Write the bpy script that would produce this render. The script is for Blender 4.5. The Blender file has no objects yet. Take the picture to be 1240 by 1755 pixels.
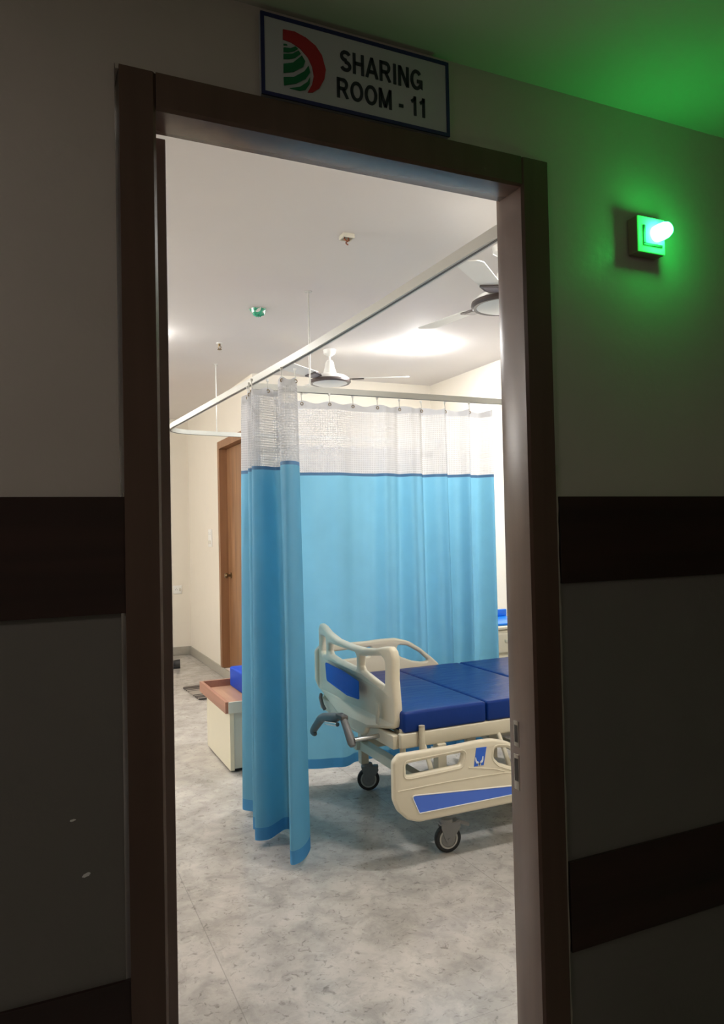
import bpy, bmesh, math, random
from mathutils import Vector, Matrix
from mathutils.geometry import tessellate_polygon
random.seed(7)
PI = math.pi
scn = bpy.context.scene
COL = scn.collection

# ------------------------------------------------------------------ helpers
def link(o):
    COL.objects.link(o)
    return o

def tag(o, label=None, cat=None, group=None, kind=None):
    if label: o['label'] = label
    if cat: o['category'] = cat
    if group: o['group'] = group
    if kind: o['kind'] = kind
    return o

def empty(name, loc, rz=0.0):
    o = link(bpy.data.objects.new(name, None))
    o.location = loc
    o.rotation_euler = (0, 0, rz)
    o.empty_display_size = 0.05
    return o

def mesh_obj(name, me, mat, parent=None, loc=None):
    o = link(bpy.data.objects.new(name, me))
    if mat is not None:
        me.materials.clear()
        me.materials.append(mat)
    if parent is not None:
        o.parent = parent
    if loc is not None:
        o.location = loc
    return o

class MB:
    """Collects shapes and links them as ONE mesh object."""
    def __init__(s):
        s.bm = bmesh.new()
    def box(s, x0, x1, y0, y1, z0, z1, bev=0.0, rot=None):
        b = bmesh.new()
        bmesh.ops.create_cube(b, size=1.0)
        bmesh.ops.scale(b, vec=(abs(x1-x0), abs(y1-y0), abs(z1-z0)), verts=b.verts)
        if bev > 0:
            bmesh.ops.bevel(b, geom=b.edges[:], offset=bev, segments=3, profile=0.5, affect='EDGES')
        if rot is not None:
            bmesh.ops.rotate(b, cent=(0, 0, 0), matrix=rot, verts=b.verts)
        bmesh.ops.translate(b, vec=((x0+x1)/2, (y0+y1)/2, (z0+z1)/2), verts=b.verts)
        s._merge(b)
        return s
    def _merge(s, b):
        me = bpy.data.meshes.new('tmp')
        b.to_mesh(me); b.free()
        s.bm.from_mesh(me)
        bpy.data.meshes.remove(me)
    def tube(s, pts, r, seg=12, cap=True, closed=False):
        pts = [Vector(p) for p in pts]
        n = len(pts)
        rr = r if isinstance(r, (list, tuple)) else [r]*n
        rings = []
        up = None
        for i, p in enumerate(pts):
            if closed:
                d = (pts[(i+1) % n] - pts[i-1]).normalized()
            else:
                d = (pts[min(i+1, n-1)] - pts[max(i-1, 0)]).normalized()
            if up is None:
                up = Vector((0, 0, 1)) if abs(d.z) < .9 else Vector((1, 0, 0))
            a = d.cross(up)
            if a.length < 1e-6:
                a = d.orthogonal()
            a.normalize()
            b = a.cross(d).normalized()
            up = b
            rings.append([s.bm.verts.new(p + a*math.cos(t)*rr[i] + b*math.sin(t)*rr[i])
                          for t in [2*PI*k/seg for k in range(seg)]])
        m = n if closed else n-1
        for i in range(m):
            A, B = rings[i], rings[(i+1) % n]
            for k in range(seg):
                s.bm.faces.new((A[k], A[(k+1) % seg], B[(k+1) % seg], B[k]))
        if cap and not closed:
            s.bm.faces.new(rings[0][::-1]); s.bm.faces.new(rings[-1])
        return s
    def lathe(s, prof, seg=40, origin=(0, 0, 0), axis='z'):
        O = Vector(origin)
        def P(r, h, t):
            if axis == 'z': return O + Vector((r*math.cos(t), r*math.sin(t), h))
            if axis == 'y': return O + Vector((r*math.cos(t), h, r*math.sin(t)))
            return O + Vector((h, r*math.cos(t), r*math.sin(t)))
        rings = []
        for r, h in prof:
            if r < 1e-6:
                rings.append([s.bm.verts.new(P(0, h, 0))])
            else:
                rings.append([s.bm.verts.new(P(r, h, 2*PI*k/seg)) for k in range(seg)])
        for A, B in zip(rings[:-1], rings[1:]):
            for k in range(seg):
                a = A if len(A) == 1 else (A[k], A[(k+1) % seg])
                b = B if len(B) == 1 else (B[(k+1) % seg], B[k])
                vs = list(a)+list(b)
                if len(vs) >= 3:
                    s.bm.faces.new(vs)
        return s
    def prism(s, poly, z0, z1, axes='xyz'):
        """poly in 2D extruded; axes tells where (u, v, w) go."""
        idx = ['xyz'.index(c) for c in axes]
        def P(u, v, w):
            p = [0, 0, 0]
            p[idx[0]], p[idx[1]], p[idx[2]] = u, v, w
            return p
        A = [s.bm.verts.new(P(u, v, z0)) for u, v in poly]
        B = [s.bm.verts.new(P(u, v, z1)) for u, v in poly]
        n = len(poly)
        s.bm.faces.new(A[::-1]); s.bm.faces.new(B)
        for i in range(n):
            s.bm.faces.new((A[i], A[(i+1) % n], B[(i+1) % n], B[i]))
        return s
    def build(s, name, mat, parent=None, smooth=30, loc=None):
        bmesh.ops.recalc_face_normals(s.bm, faces=s.bm.faces[:])
        me = bpy.data.meshes.new(name)
        s.bm.to_mesh(me); s.bm.free()
        if smooth:
            for p in me.polygons: p.use_smooth = True
            try: me.set_sharp_from_angle(angle=math.radians(smooth))
            except Exception: pass
        return mesh_obj(name, me, mat, parent, loc)

def fillet(poly, rad, seg=6):
    """Round the corners of a closed 2D polygon; rad is one number or one per corner."""
    n = len(poly)
    out = []
    for i in range(n):
        r = rad[i] if isinstance(rad, (list, tuple)) else rad
        p = Vector(poly[i]); a = Vector(poly[i-1]); b = Vector(poly[(i+1) % n])
        da = (a-p); db = (b-p)
        la, lb = da.length, db.length
        if r <= 1e-6 or la < 1e-6 or lb < 1e-6:
            out.append(tuple(p)); continue
        da.normalize(); db.normalize()
        ang = da.angle(db)
        if ang > PI-0.05:
            out.append(tuple(p)); continue
        t = min(r/math.tan(ang/2), la*.45, lb*.45)
        p0 = p+da*t; p1 = p+db*t
        for k in range(seg+1):
            u = k/seg
            q = p0*(1-u)**2 + p*2*u*(1-u) + p1*u*u
            out.append(tuple(q))
    return out

def panel_mesh(outer, holes, thick, bev):
    """Solid board with holes and rounded edges: outline in (u, v), thickness along w."""
    def area(p): return .5*sum(p[k-1][0]*p[k][1]-p[k][0]*p[k-1][1] for k in range(len(p)))
    def clean(p):
        q = [p[0]]
        for a in p[1:]:
            if (Vector(a)-Vector(q[-1])).length > .0012: q.append(a)
        if (Vector(q[0])-Vector(q[-1])).length < .0012: q.pop()
        return q
    loops = [clean(outer if area(outer) > 0 else outer[::-1])]
    for h in holes: loops.append(clean(h if area(h) < 0 else h[::-1]))   # material always on the left
    prof = [(bev*(1-math.sin(t)), thick/2-bev+bev*math.cos(t)) for t in [PI/2*k/4 for k in range(5)]]
    prof = prof + [(d, -w) for d, w in prof[::-1]]
    bm = bmesh.new(); front = []; backs = []
    for lp in loops:
        n = len(lp); nor = []
        for k in range(n):
            a = (Vector(lp[k])-Vector(lp[k-1])).normalized(); b = (Vector(lp[(k+1) % n])-Vector(lp[k])).normalized()
            t = (a+b)
            t = t.normalized() if t.length > 1e-6 else a
            nor.append(Vector((-t.y, t.x)))
        rings = []
        for d, w_ in prof:
            rings.append([bm.verts.new((lp[k][0]+nor[k].x*d, lp[k][1]+nor[k].y*d, w_)) for k in range(n)])
        for A, B in zip(rings[:-1], rings[1:]):
            for k in range(n): bm.faces.new((A[k], A[(k+1) % n], B[(k+1) % n], B[k]))
        front.append(rings[0]); backs.append(rings[-1])
    for side in (front, backs):
        flat = [v for r in side for v in r]
        for t in tessellate_polygon([[Vector((v.co.x, v.co.y, 0)) for v in r] for r in side]):
            try: bm.faces.new([flat[k] for k in t])
            except ValueError: pass
    me = bpy.data.meshes.new('tmp'); bm.to_mesh(me); bm.free()
    return me

def map_mesh(me, f):
    for v in me.vertices:
        v.co = f(v.co.copy())
    bm = bmesh.new(); bm.from_mesh(me)
    bmesh.ops.remove_doubles(bm, verts=bm.verts[:], dist=1e-5)
    bmesh.ops.recalc_face_normals(bm, faces=bm.faces[:])
    bm.to_mesh(me); bm.free()
    for p in me.polygons: p.use_smooth = True
    try: me.set_sharp_from_angle(angle=math.radians(35))
    except Exception: pass
    return me

def catmull(pts, n, closed=False):
    pts = [Vector(p) for p in pts]
    out = []
    m = len(pts)
    for k in range(n):
        t = k/(n-1)*(m-1)
        i = min(int(t), m-2); u = t-i
        p1, p2 = pts[i], pts[i+1]
        p0 = pts[i-1] if i > 0 else p1*2-p2
        p3 = pts[i+2] if i+2 < m else p2*2-p1
        out.append(0.5*((2*p1)+(p2-p0)*u+(2*p0-5*p1+4*p2-p3)*u*u+(3*p1-p0-3*p2+p3)*u**3))
    return out

# ------------------------------------------------------------------ materials
def lin(c):
    return tuple((x/12.92 if x <= .04045 else ((x+.055)/1.055)**2.4) for x in c)
def rgb(r, g, b):
    return lin((r/255, g/255, b/255))

def new_mat(name):
    m = bpy.data.materials.new(name); m.use_nodes = True
    nt = m.node_tree
    return m, nt, nt.nodes['Principled BSDF'], nt.nodes['Material Output']

def simple(name, col, rough=.5, metal=0.0, noise=0.0, scale=20, bump=0.0, bscale=120, spec=.5, stretch=None, coat=0.0):
    m, nt, b, out = new_mat(name)
    b.inputs['Base Color'].default_value = (*col, 1)
    b.inputs['Roughness'].default_value = rough
    b.inputs['Metallic'].default_value = metal
    b.inputs['Specular IOR Level'].default_value = spec
    b.inputs['Coat Weight'].default_value = coat
    tc = nt.nodes.new('ShaderNodeTexCoord')
    mp = nt.nodes.new('ShaderNodeMapping')
    nt.links.new(tc.outputs['Object'], mp.inputs['Vector'])
    if stretch: mp.inputs['Scale'].default_value = stretch
    if noise > 0:
        n = nt.nodes.new('ShaderNodeTexNoise'); n.inputs['Scale'].default_value = scale
        n.inputs['Detail'].default_value = 6
        nt.links.new(mp.outputs['Vector'], n.inputs['Vector'])
        mx = nt.nodes.new('ShaderNodeMixRGB')
        mx.inputs['Color1'].default_value = (*[c*(1-noise) for c in col], 1)
        mx.inputs['Color2'].default_value = (*[min(1, c*(1+noise)) for c in col], 1)
        nt.links.new(n.outputs['Fac'], mx.inputs['Fac'])
        nt.links.new(mx.outputs['Color'], b.inputs['Base Color'])
    if bump > 0:
        n2 = nt.nodes.new('ShaderNodeTexNoise'); n2.inputs['Scale'].default_value = bscale
        n2.inputs['Detail'].default_value = 4
        nt.links.new(mp.outputs['Vector'], n2.inputs['Vector'])
        bp = nt.nodes.new('ShaderNodeBump'); bp.inputs['Strength'].default_value = bump
        bp.inputs['Distance'].default_value = .01
        nt.links.new(n2.outputs['Fac'], bp.inputs['Height'])
        nt.links.new(bp.outputs['Normal'], b.inputs['Normal'])
    return m

def emit(name, col, strength):
    m, nt, b, out = new_mat(name)
    b.inputs['Base Color'].default_value = (.8, .8, .8, 1)
    b.inputs['Emission Color'].default_value = (*col, 1)
    b.inputs['Emission Strength'].default_value = strength
    return m

def wood(name, c1, c2, scale=3.0, stretch=(1, 1, .08), rough=.45):
    m, nt, b, out = new_mat(name)
    tc = nt.nodes.new('ShaderNodeTexCoord'); mp = nt.nodes.new('ShaderNodeMapping')
    mp.inputs['Scale'].default_value = stretch
    nt.links.new(tc.outputs['Object'], mp.inputs['Vector'])
    n = nt.nodes.new('ShaderNodeTexNoise'); n.inputs['Scale'].default_value = scale*8
    n.inputs['Detail'].default_value = 8; n.inputs['Distortion'].default_value = .6
    nt.links.new(mp.outputs['Vector'], n.inputs['Vector'])
    cr = nt.nodes.new('ShaderNodeValToRGB')
    cr.color_ramp.elements[0].position = .3; cr.color_ramp.elements[0].color = (*c1, 1)
    cr.color_ramp.elements[1].position = .7; cr.color_ramp.elements[1].color = (*c2, 1)
    nt.links.new(n.outputs['Fac'], cr.inputs['Fac'])
    nt.links.new(cr.outputs['Color'], b.inputs['Base Color'])
    b.inputs['Roughness'].default_value = rough
    return m

def floor_mat():
    m, nt, b, out = new_mat('marble_tile')
    N = nt.nodes.new; L = nt.links.new
    tc = N('ShaderNodeTexCoord')
    def noise(sc, det, dist, rough=.6):
        q = N('ShaderNodeTexNoise'); q.inputs['Scale'].default_value = sc; q.inputs['Detail'].default_value = det
        q.inputs['Distortion'].default_value = dist; q.inputs['Roughness'].default_value = rough
        L(tc.outputs['Object'], q.inputs['Vector']); return q.outputs['Fac']
    def ramp(f, stops):
        r = N('ShaderNodeValToRGB'); e = r.color_ramp.elements
        for k, (p, c) in enumerate(stops):
            if k < 2: e[k].position = p; e[k].color = (*c, 1)
            else:
                x = e.new(p); x.color = (*c, 1)
        L(f, r.inputs['Fac']); return r.outputs['Color']
    def mulc(a, b_, fac):
        q = N('ShaderNodeMixRGB'); q.blend_type = 'MULTIPLY'; q.inputs['Fac'].default_value = fac
        L(a, q.inputs['Color1']); L(b_, q.inputs['Color2']); return q.outputs['Color']
    base = ramp(noise(3.4, 7, .25, .55), [(.32, rgb(170, 165, 158)), (.66, rgb(200, 194, 186))])
    cloud = ramp(noise(11, 8, .5, .68), [(.32, (.66, .66, .66)), (.56, (1, 1, 1))])
    speck = ramp(noise(34, 5, 1.2, .6), [(.30, (.45, .44, .43)), (.43, (1, 1, 1))])
    pale = ramp(noise(6.5, 6, .8, .6), [(.60, (0, 0, 0)), (.72, (.5, .5, .5))])
    c1 = mulc(mulc(base, cloud, .80), speck, .75)
    vein = N('ShaderNodeMixRGB'); vein.inputs['Color2'].default_value = (*rgb(206, 202, 194), 1)
    L(pale, vein.inputs['Fac']); L(c1, vein.inputs['Color1'])
    # tile joints
    sep = N('ShaderNodeSeparateXYZ'); L(tc.outputs['Object'], sep.inputs['Vector'])
    def joint(sock, off, per, w):
        a = N('ShaderNodeMath'); a.operation = 'SUBTRACT'; a.inputs[1].default_value = off; L(sock, a.inputs[0])
        p = N('ShaderNodeMath'); p.operation = 'PINGPONG'; p.inputs[1].default_value = per/2; L(a.outputs[0], p.inputs[0])
        l = N('ShaderNodeMath'); l.operation = 'LESS_THAN'; l.inputs[1].default_value = w/2; L(p.outputs[0], l.inputs[0])
        return l.outputs[0]
    jx = joint(sep.outputs['X'], .586, 1.153, .0035)
    jy = joint(sep.outputs['Y'], 3.06, 1.153, .002)
    mxn = N('ShaderNodeMath'); mxn.operation = 'MAXIMUM'; L(jx, mxn.inputs[0]); L(jy, mxn.inputs[1])
    jm = N('ShaderNodeMath'); jm.operation = 'MULTIPLY'; jm.inputs[1].default_value = .38; L(mxn.outputs[0], jm.inputs[0])
    jc = N('ShaderNodeMixRGB'); jc.inputs['Color2'].default_value = (*rgb(110, 108, 104), 1)
    L(jm.outputs[0], jc.inputs['Fac']); L(vein.outputs['Color'], jc.inputs['Color1'])
    L(jc.outputs['Color'], b.inputs['Base Color'])
    b.inputs['Roughness'].default_value = .21
    b.inputs['Specular IOR Level'].default_value = .45
    return m

def cloth_mat(name, col, trans=.45, spread=.06):
    m, nt, b, out = new_mat(name)
    N = nt.nodes.new; L = nt.links.new
    nt.nodes.remove(b)
    d = N('ShaderNodeBsdfDiffuse'); t = N('ShaderNodeBsdfTranslucent'); mx = N('ShaderNodeMixShader')
    uv = N('ShaderNodeUVMap')
    n = N('ShaderNodeTexNoise'); n.inputs['Scale'].default_value = 9; n.inputs['Detail'].default_value = 3
    L(uv.outputs['UV'], n.inputs['Vector'])
    c = N('ShaderNodeMixRGB')
    c.inputs['Color1'].default_value = (*[x*(1-spread) for x in col], 1)
    c.inputs['Color2'].default_value = (*[min(1, x*(1+spread)) for x in col], 1)
    L(n.outputs['Fac'], c.inputs['Fac'])
    L(c.outputs['Color'], d.inputs['Color']); L(c.outputs['Color'], t.inputs['Color'])
    g = N('ShaderNodeBsdfGlossy'); g.inputs['Roughness'].default_value = .55
    g.inputs['Color'].default_value = (.9, .9, .9, 1)
    mx.inputs['Fac'].default_value = trans
    L(d.outputs[0], mx.inputs[1]); L(t.outputs[0], mx.inputs[2])
    m2 = N('ShaderNodeMixShader'); m2.inputs['Fac'].default_value = .03
    L(mx.outputs[0], m2.inputs[1]); L(g.outputs[0], m2.inputs[2])
    L(m2.outputs[0], out.inputs['Surface'])
    return m

def net_mat(name, col, cell=.013, line=.0036, open_=.30):
    """White netting: thin square grid of threads over a hazy sheer weave."""
    m, nt, b, out = new_mat(name)
    N = nt.nodes.new; L = nt.links.new
    nt.nodes.remove(b)
    uv = N('ShaderNodeUVMap'); sep = N('ShaderNodeSeparateXYZ'); L(uv.outputs['UV'], sep.inputs['Vector'])
    def grid(s):
        p = N('ShaderNodeMath'); p.operation = 'PINGPONG'; p.inputs[1].default_value = cell/2; L(s, p.inputs[0])
        l = N('ShaderNodeMath'); l.operation = 'LESS_THAN'; l.inputs[1].default_value = line/2; L(p.outputs[0], l.inputs[0])
        return l.outputs[0]
    mx = N('ShaderNodeMath'); mx.operation = 'MAXIMUM'; L(grid(sep.outputs['X']), mx.inputs[0]); L(grid(sep.outputs['Y']), mx.inputs[1])
    # opacity: threads nearly solid, holes hazy
    fac = N('ShaderNodeMapRange'); fac.inputs['To Min'].default_value = 1-open_; fac.inputs['To Max'].default_value = .97
    L(mx.outputs[0], fac.inputs['Value'])
    cm = N('ShaderNodeMixRGB'); cm.inputs['Color1'].default_value = (*col, 1)
    cm.inputs['Color2'].default_value = (*[x*.86 for x in col], 1)
    L(mx.outputs[0], cm.inputs['Fac'])
    d = N('ShaderNodeBsdfDiffuse'); t = N('ShaderNodeBsdfTranslucent'); s = N('ShaderNodeMixShader'); s.inputs['Fac'].default_value = .5
    L(cm.outputs['Color'], d.inputs['Color']); L(cm.outputs['Color'], t.inputs['Color'])
    L(d.outputs[0], s.inputs[1]); L(t.outputs[0], s.inputs[2])
    tr = N('ShaderNodeBsdfTransparent'); ms = N('ShaderNodeMixShader')
    L(fac.outputs[0], ms.inputs['Fac']); L(tr.outputs[0], ms.inputs[1]); L(s.outputs[0], ms.inputs[2])
    L(ms.outputs[0], out.inputs['Surface'])
    return m

def mat_stripes():
    m, nt, b, out = new_mat('woven_stripe')
    N = nt.nodes.new; L = nt.links.new
    tc = N('ShaderNodeTexCoord'); sep = N('ShaderNodeSeparateXYZ'); L(tc.outputs['Object'], sep.inputs['Vector'])
    cr = N('ShaderNodeValToRGB'); cr.color_ramp.interpolation = 'CONSTANT'
    mr = N('ShaderNodeMapRange'); mr.inputs['From Min'].default_value = -.3; mr.inputs['From Max'].default_value = .3
    L(sep.outputs['Y'], mr.inputs['Value'])
    dark, mid, pale = rgb(64, 58, 54), rgb(96, 90, 84), rgb(160, 152, 140)
    st = [(0, dark), (.05, pale), (.08, dark), (.15, mid), (.18, dark), (.24, pale), (.27, dark), (.33, pale), (.60, mid), (.64, pale),
          (.70, dark), (.76, pale), (.79, dark), (.85, mid), (.88, dark), (.95, pale), (.97, dark)]
    els = cr.color_ramp.elements
    els[0].position = 0; els[0].color = (*dark, 1)
    els[1].position = .05; els[1].color = (*pale, 1)
    for p, c in st[2:]:
        e = els.new(p); e.color = (*c, 1)
    L(mr.outputs[0], cr.inputs['Fac']); L(cr.outputs['Color'], b.inputs['Base Color'])
    b.inputs['Roughness'].default_value = .95
    return m

M = {}
M['room_wall'] = simple('cream_wall_paint', rgb(229, 222, 208), .6, noise=.02, scale=6, bump=.04, bscale=60)
M['hall_wall'] = simple('corridor_wall_paint', rgb(200, 190, 180), .42, noise=.05, scale=5, bump=.10, bscale=45)
M['dado'] = simple('shaded_dado_paint', rgb(126, 121, 115), .38, noise=.06, scale=5, bump=.10, bscale=45)  # darker lower paint, deepened further to stand in for light fading downwards
M['ceil'] = simple('ceiling_paint', rgb(222, 217, 213), .7, noise=.02, scale=4, bump=.03, bscale=40)
M['hall_ceil'] = simple('corridor_ceiling_paint', rgb(205, 204, 192), .7, noise=.03, scale=4)
M['floor'] = floor_mat()
M['skirt'] = simple('grey_skirting_tile', rgb(165, 160, 148), .35, noise=.12, scale=30)
M['frame'] = wood('dark_brown_painted_wood', rgb(96, 74, 63), rgb(106, 82, 70), 2, (1, 1, .06), .27)
M['leaf'] = wood('dark_laminate', rgb(150, 132, 128), rgb(160, 142, 136), 2, (1, 1, .06), .4)
M['band'] = wood('dark_wood_laminate', rgb(44, 28, 24), rgb(62, 40, 34), 2, (.06, 1, 1), .3)
M['plaster'] = simple('raw_plaster', rgb(190, 182, 168), .8, noise=.15, scale=40, bump=.3, bscale=60)
M['chip'] = simple('bare_white_plaster', rgb(245, 242, 236), .8, noise=.05, scale=60)
M['slot'] = simple('dark_slot', rgb(24, 20, 18), .5)
M['steel'] = simple('brushed_steel', rgb(150, 146, 138), .35, .9)
M['brass'] = simple('aged_brass', rgb(120, 100, 70), .35, .9)
M['door_frame'] = wood('mid_brown_frame_wood', rgb(132, 92, 62), rgb(150, 108, 74), 2, (1, 1, .06), .45)
M['door_leaf'] = wood('brown_door_laminate', rgb(118, 80, 52), rgb(158, 116, 78), 3, (1, 1, .05), .4)
M['sign'] = simple('white_sign_board', rgb(196, 198, 200), .35)
M['sign_edge'] = simple('navy_border', rgb(34, 38, 92), .4)
M['letter'] = simple('dark_lettering', rgb(38, 40, 52), .45)
M['red'] = simple('emblem_red', rgb(176, 34, 40), .45)
M['green'] = simple('emblem_green', rgb(0, 110, 62), .45)
M['box_white'] = simple('white_plastic_box', rgb(210, 205, 190), .45)
M['box_side'] = simple('brown_box_side', rgb(168, 146, 130), .5)
M['glow'] = emit('green_indicator', (.02, 1.0, .12), 60)
M['lens'] = emit('lit_green_plate', (.0, 1.0, .06), .7)
M['track'] = simple('white_aluminium', rgb(206, 206, 198), .35, noise=.02)
M['slotline'] = simple('grey_track_slot', rgb(96, 92, 88), .5)
M['rod'] = simple('galvanised_rod', rgb(205, 204, 198), .4, .3)
M['blue'] = cloth_mat('sky_blue_cloth', rgb(122, 186, 213), .60)
M['seam'] = cloth_mat('slate_blue_seam_tape', rgb(86, 126, 164), .25)
M['hem'] = cloth_mat('blue_double_hem', rgb(78, 152, 204), .35)
M['net'] = net_mat('white_netting', (.70, .70, .71), open_=.45)
M['header'] = cloth_mat('white_header_tape', (.62, .62, .63), .35)
M['eyelet'] = simple('eyelet_metal', rgb(150, 130, 100), .35, .8)
M['hook'] = simple('clear_white_plastic', rgb(228, 228, 224), .35)
M['ivory'] = simple('ivory_moulded_plastic', rgb(228, 219, 196), .38, noise=.015, scale=8)
M['ivory_metal'] = simple('ivory_painted_steel', rgb(214, 206, 184), .4, noise=.02, scale=10)
M['blue_inset'] = simple('blue_inset', rgb(0, 88, 184), .5, spec=.15)
M['blue_gloss'] = simple('bright_blue_plastic', rgb(20, 120, 222), .3)
M['blue_strip'] = simple('cobalt_strip', rgb(86, 124, 226), .45, spec=.25)
M['badge'] = simple('badge_blue', rgb(44, 102, 214), .4)
M['badge_white'] = simple('badge_white', rgb(226, 232, 240), .4)
M['white_line'] = simple('white_edge_line', rgb(240, 238, 232), .4)
M['vinyl'] = simple('navy_vinyl', rgb(0, 46, 122), .34, noise=.06, scale=5, spec=.25, bump=.5, bscale=7, stretch=(1, 3.2, 1))
M['cushion'] = simple('royal_blue_vinyl', rgb(18, 66, 176), .5, spec=.2, bump=.1, bscale=8)
M['grey_plastic'] = simple('grey_plastic', rgb(126, 126, 126), .42)
M['rubber'] = simple('black_rubber', rgb(26, 27, 29), .6)
M['tread_ring'] = simple('pale_grey_ring', rgb(176, 174, 168), .4)
M['wheel_core'] = simple('wheel_grey', rgb(132, 132, 130), .42)
M['chrome'] = simple('chrome', rgb(200, 200, 200), .18, 1.0)
M['motor'] = simple('zinc_housing', rgb(168, 166, 154), .4, .4)
M['lam_white'] = simple('off_white_laminate', rgb(224, 218, 194), .35, noise=.015)
M['lam_side'] = simple('pale_grey_laminate', rgb(206, 208, 196), .38)
M['board_top'] = wood('reddish_wood_laminate', rgb(172, 130, 104), rgb(190, 150, 122), 2, (1, .1, 1), .4)
M['rim'] = wood('brown_wood_edging', rgb(150, 104, 84), rgb(168, 120, 98), 2, (1, .1, 1), .4)
M['mat'] = mat_stripes()
M['fan_white'] = simple('white_enamel', rgb(232, 231, 226), .3)
M['fan_dark'] = simple('dark_brown_enamel', rgb(84, 74, 72), .35)
M['fan_grey'] = simple('blade_decor_grey', rgb(140, 130, 134), .35)
M['lamp_glass'] = emit('lamp_diffuser', (1.0, .98, .97), 390)
M['lamp_soft'] = emit('dimmer_lamp_diffuser', (1.0, .98, .955), 205)
M['fill_glass'] = emit('fill_tube', (1.0, .975, .945), 280)  # glow of the added wall tubes
M['hall_fill'] = emit('corridor_fill_glow', (1.0, .90, .84), 15)  # glow of the two added corridor lamps
M['green_film'] = simple('green_plastic_film', rgb(60, 168, 130), .25, noise=.4, scale=40)
M['copper'] = simple('copper_wire', rgb(150, 84, 60), .4, .6)

# ------------------------------------------------------------------ the setting
YW, YR = 1.45, 1.60            # corridor face and room face of the door wall
ZC = 2.84                      # room ceiling
def struct(o):
    o['kind'] = 'structure'; return o

struct(MB().box(-4.0, 5.2, -1.3, 9.2, -.1, 0).build('floor', M['floor'], smooth=0))
struct(MB().box(-1.9, 3.75, YR, 9.2, ZC, ZC+.1).build('ceiling', M['ceil'], smooth=0))
struct(MB().box(-4.0, 5.2, -1.3, YW, 2.535, 2.66).build('ceiling_corridor', M['hall_ceil'], smooth=0))

# door wall: two finishes (corridor side and room side) around the opening
OX0, OX1, OZ = .163, 1.178, 2.348
w = MB()
w.box(-4.0, OX0, YW, YW+.075, 1.40, 2.66).box(OX1, 5.2, YW, YW+.075, 1.40, 2.66).box(OX0, OX1, YW, YW+.075, OZ, 2.66)
struct(w.build('wall_corridor', M['hall_wall'], smooth=0))
w = MB()
w.box(-4.0, OX0, YW, YW+.075, 0, 1.40).box(OX1, 5.2, YW, YW+.075, 0, 1.40)
wall_hall = struct(w.build('wall_corridor_dado', M['dado'], smooth=0))
w = MB()
w.box(-1.9, OX0, YW+.075, YR, 0, ZC+.1).box(OX1, 3.75, YW+.075, YR, 0, ZC+.1).box(OX0, OX1, YW+.075, YR, OZ, ZC+.1)
struct(w.build('wall_front', M['room_wall'], smooth=0))
struct(MB().box(-1.9, 1.82, 9.05, 9.2, 0, ZC).build('wall_back', M['room_wall'], smooth=0))
struct(MB().box(-1.9, -1.75, YR, 9.05, 0, ZC).build('wall_left', M['room_wall'], smooth=0))
struct(MB().box(3.6, 3.75, YR, 9.2, 0, ZC).build('wall_right', M['room_wall'], smooth=0))
# washroom block: face x = 1.82 holds the brown door
DY0, DY1, DZ = 6.42, 7.52, 2.385
w = MB()
w.box(1.82, 1.94, 6.25, DY0, 0, ZC).box(1.82, 1.94, DY1, 9.2, 0, ZC).box(1.82, 1.94, DY0, DY1, DZ, ZC).box(1.82, 1.94, DY0, DY1, 0, .085)
w.box(1.94, 3.6, 6.25, 6.37, 0, ZC)
struct(w.build('wall_washroom', M['room_wall'], smooth=0))
struct(MB().box(-4.0, 5.2, -1.45, -1.3, 0, 2.66).build('wall_corridor_back', M['hall_wall'], smooth=0))
struct(MB().box(-4.15, -4.0, -1.45, 1.6, 0, 2.66).build('wall_corridor_left', M['hall_wall'], smooth=0))
struct(MB().box(5.2, 5.35, -1.45, 1.6, 0, 2.66).build('wall_corridor_right', M['hall_wall'], smooth=0))
# skirting tiles
struct(MB().box(-1.75, 1.82, 9.036, 9.05, 0, .10, .003).build('baseboard_back', M['skirt']))
struct(MB().box(1.806, 1.82, 6.25, 9.036, 0, .095, .003).build('baseboard_washroom', M['skirt']))
struct(MB().box(3.586, 3.6, YR, 6.25, 0, .10, .003).build('baseboard_right', M['skirt']))
struct(MB().box(-1.75, -1.736, YR, 9.036, 0, .10, .003).build('baseboard_left', M['skirt']))

# entrance door frame (no leaf in it): face, reveal and back chamfer
fr = MB()
def jamb(inner, outer, z1):
    s = 1 if inner > outer else -1
    c = .010*s
    poly = [(outer, 1.436), (inner-.006*s, 1.436), (inner, 1.442), (inner, 1.522), (inner-c, 1.556), (outer, 1.556)]
    fr.prism(poly, 0, z1, 'xyz')
jamb(.238, .170, 2.34); jamb(1.094, 1.171, 2.34)
head = [(1.436, 2.34), (1.436, 2.274), (1.442, 2.268), (1.528, 2.268), (1.556, 2.284), (1.556, 2.34)]
fr.prism(head, .238, 1.094, 'yzx')
t1 = struct(fr.build('trim_1', M['frame'], smooth=40))
MB().box(1.0933, 1.096, 1.506, 1.526, .912, .974, .0005).build('strike_plate', M['steel'], t1)
MB().box(1.0928, 1.096, 1.511, 1.523, .922, .964).build('latch_slot', M['slot'], t1)
MB().box(1.0933, 1.096, 1.508, 1.529, .806, .892, .0005).build('strike_plate', M['steel'], t1)
MB().box(1.0928, 1.096, 1.512, 1.526, .827, .882).build('bolt_slot', M['slot'], t1)
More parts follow.
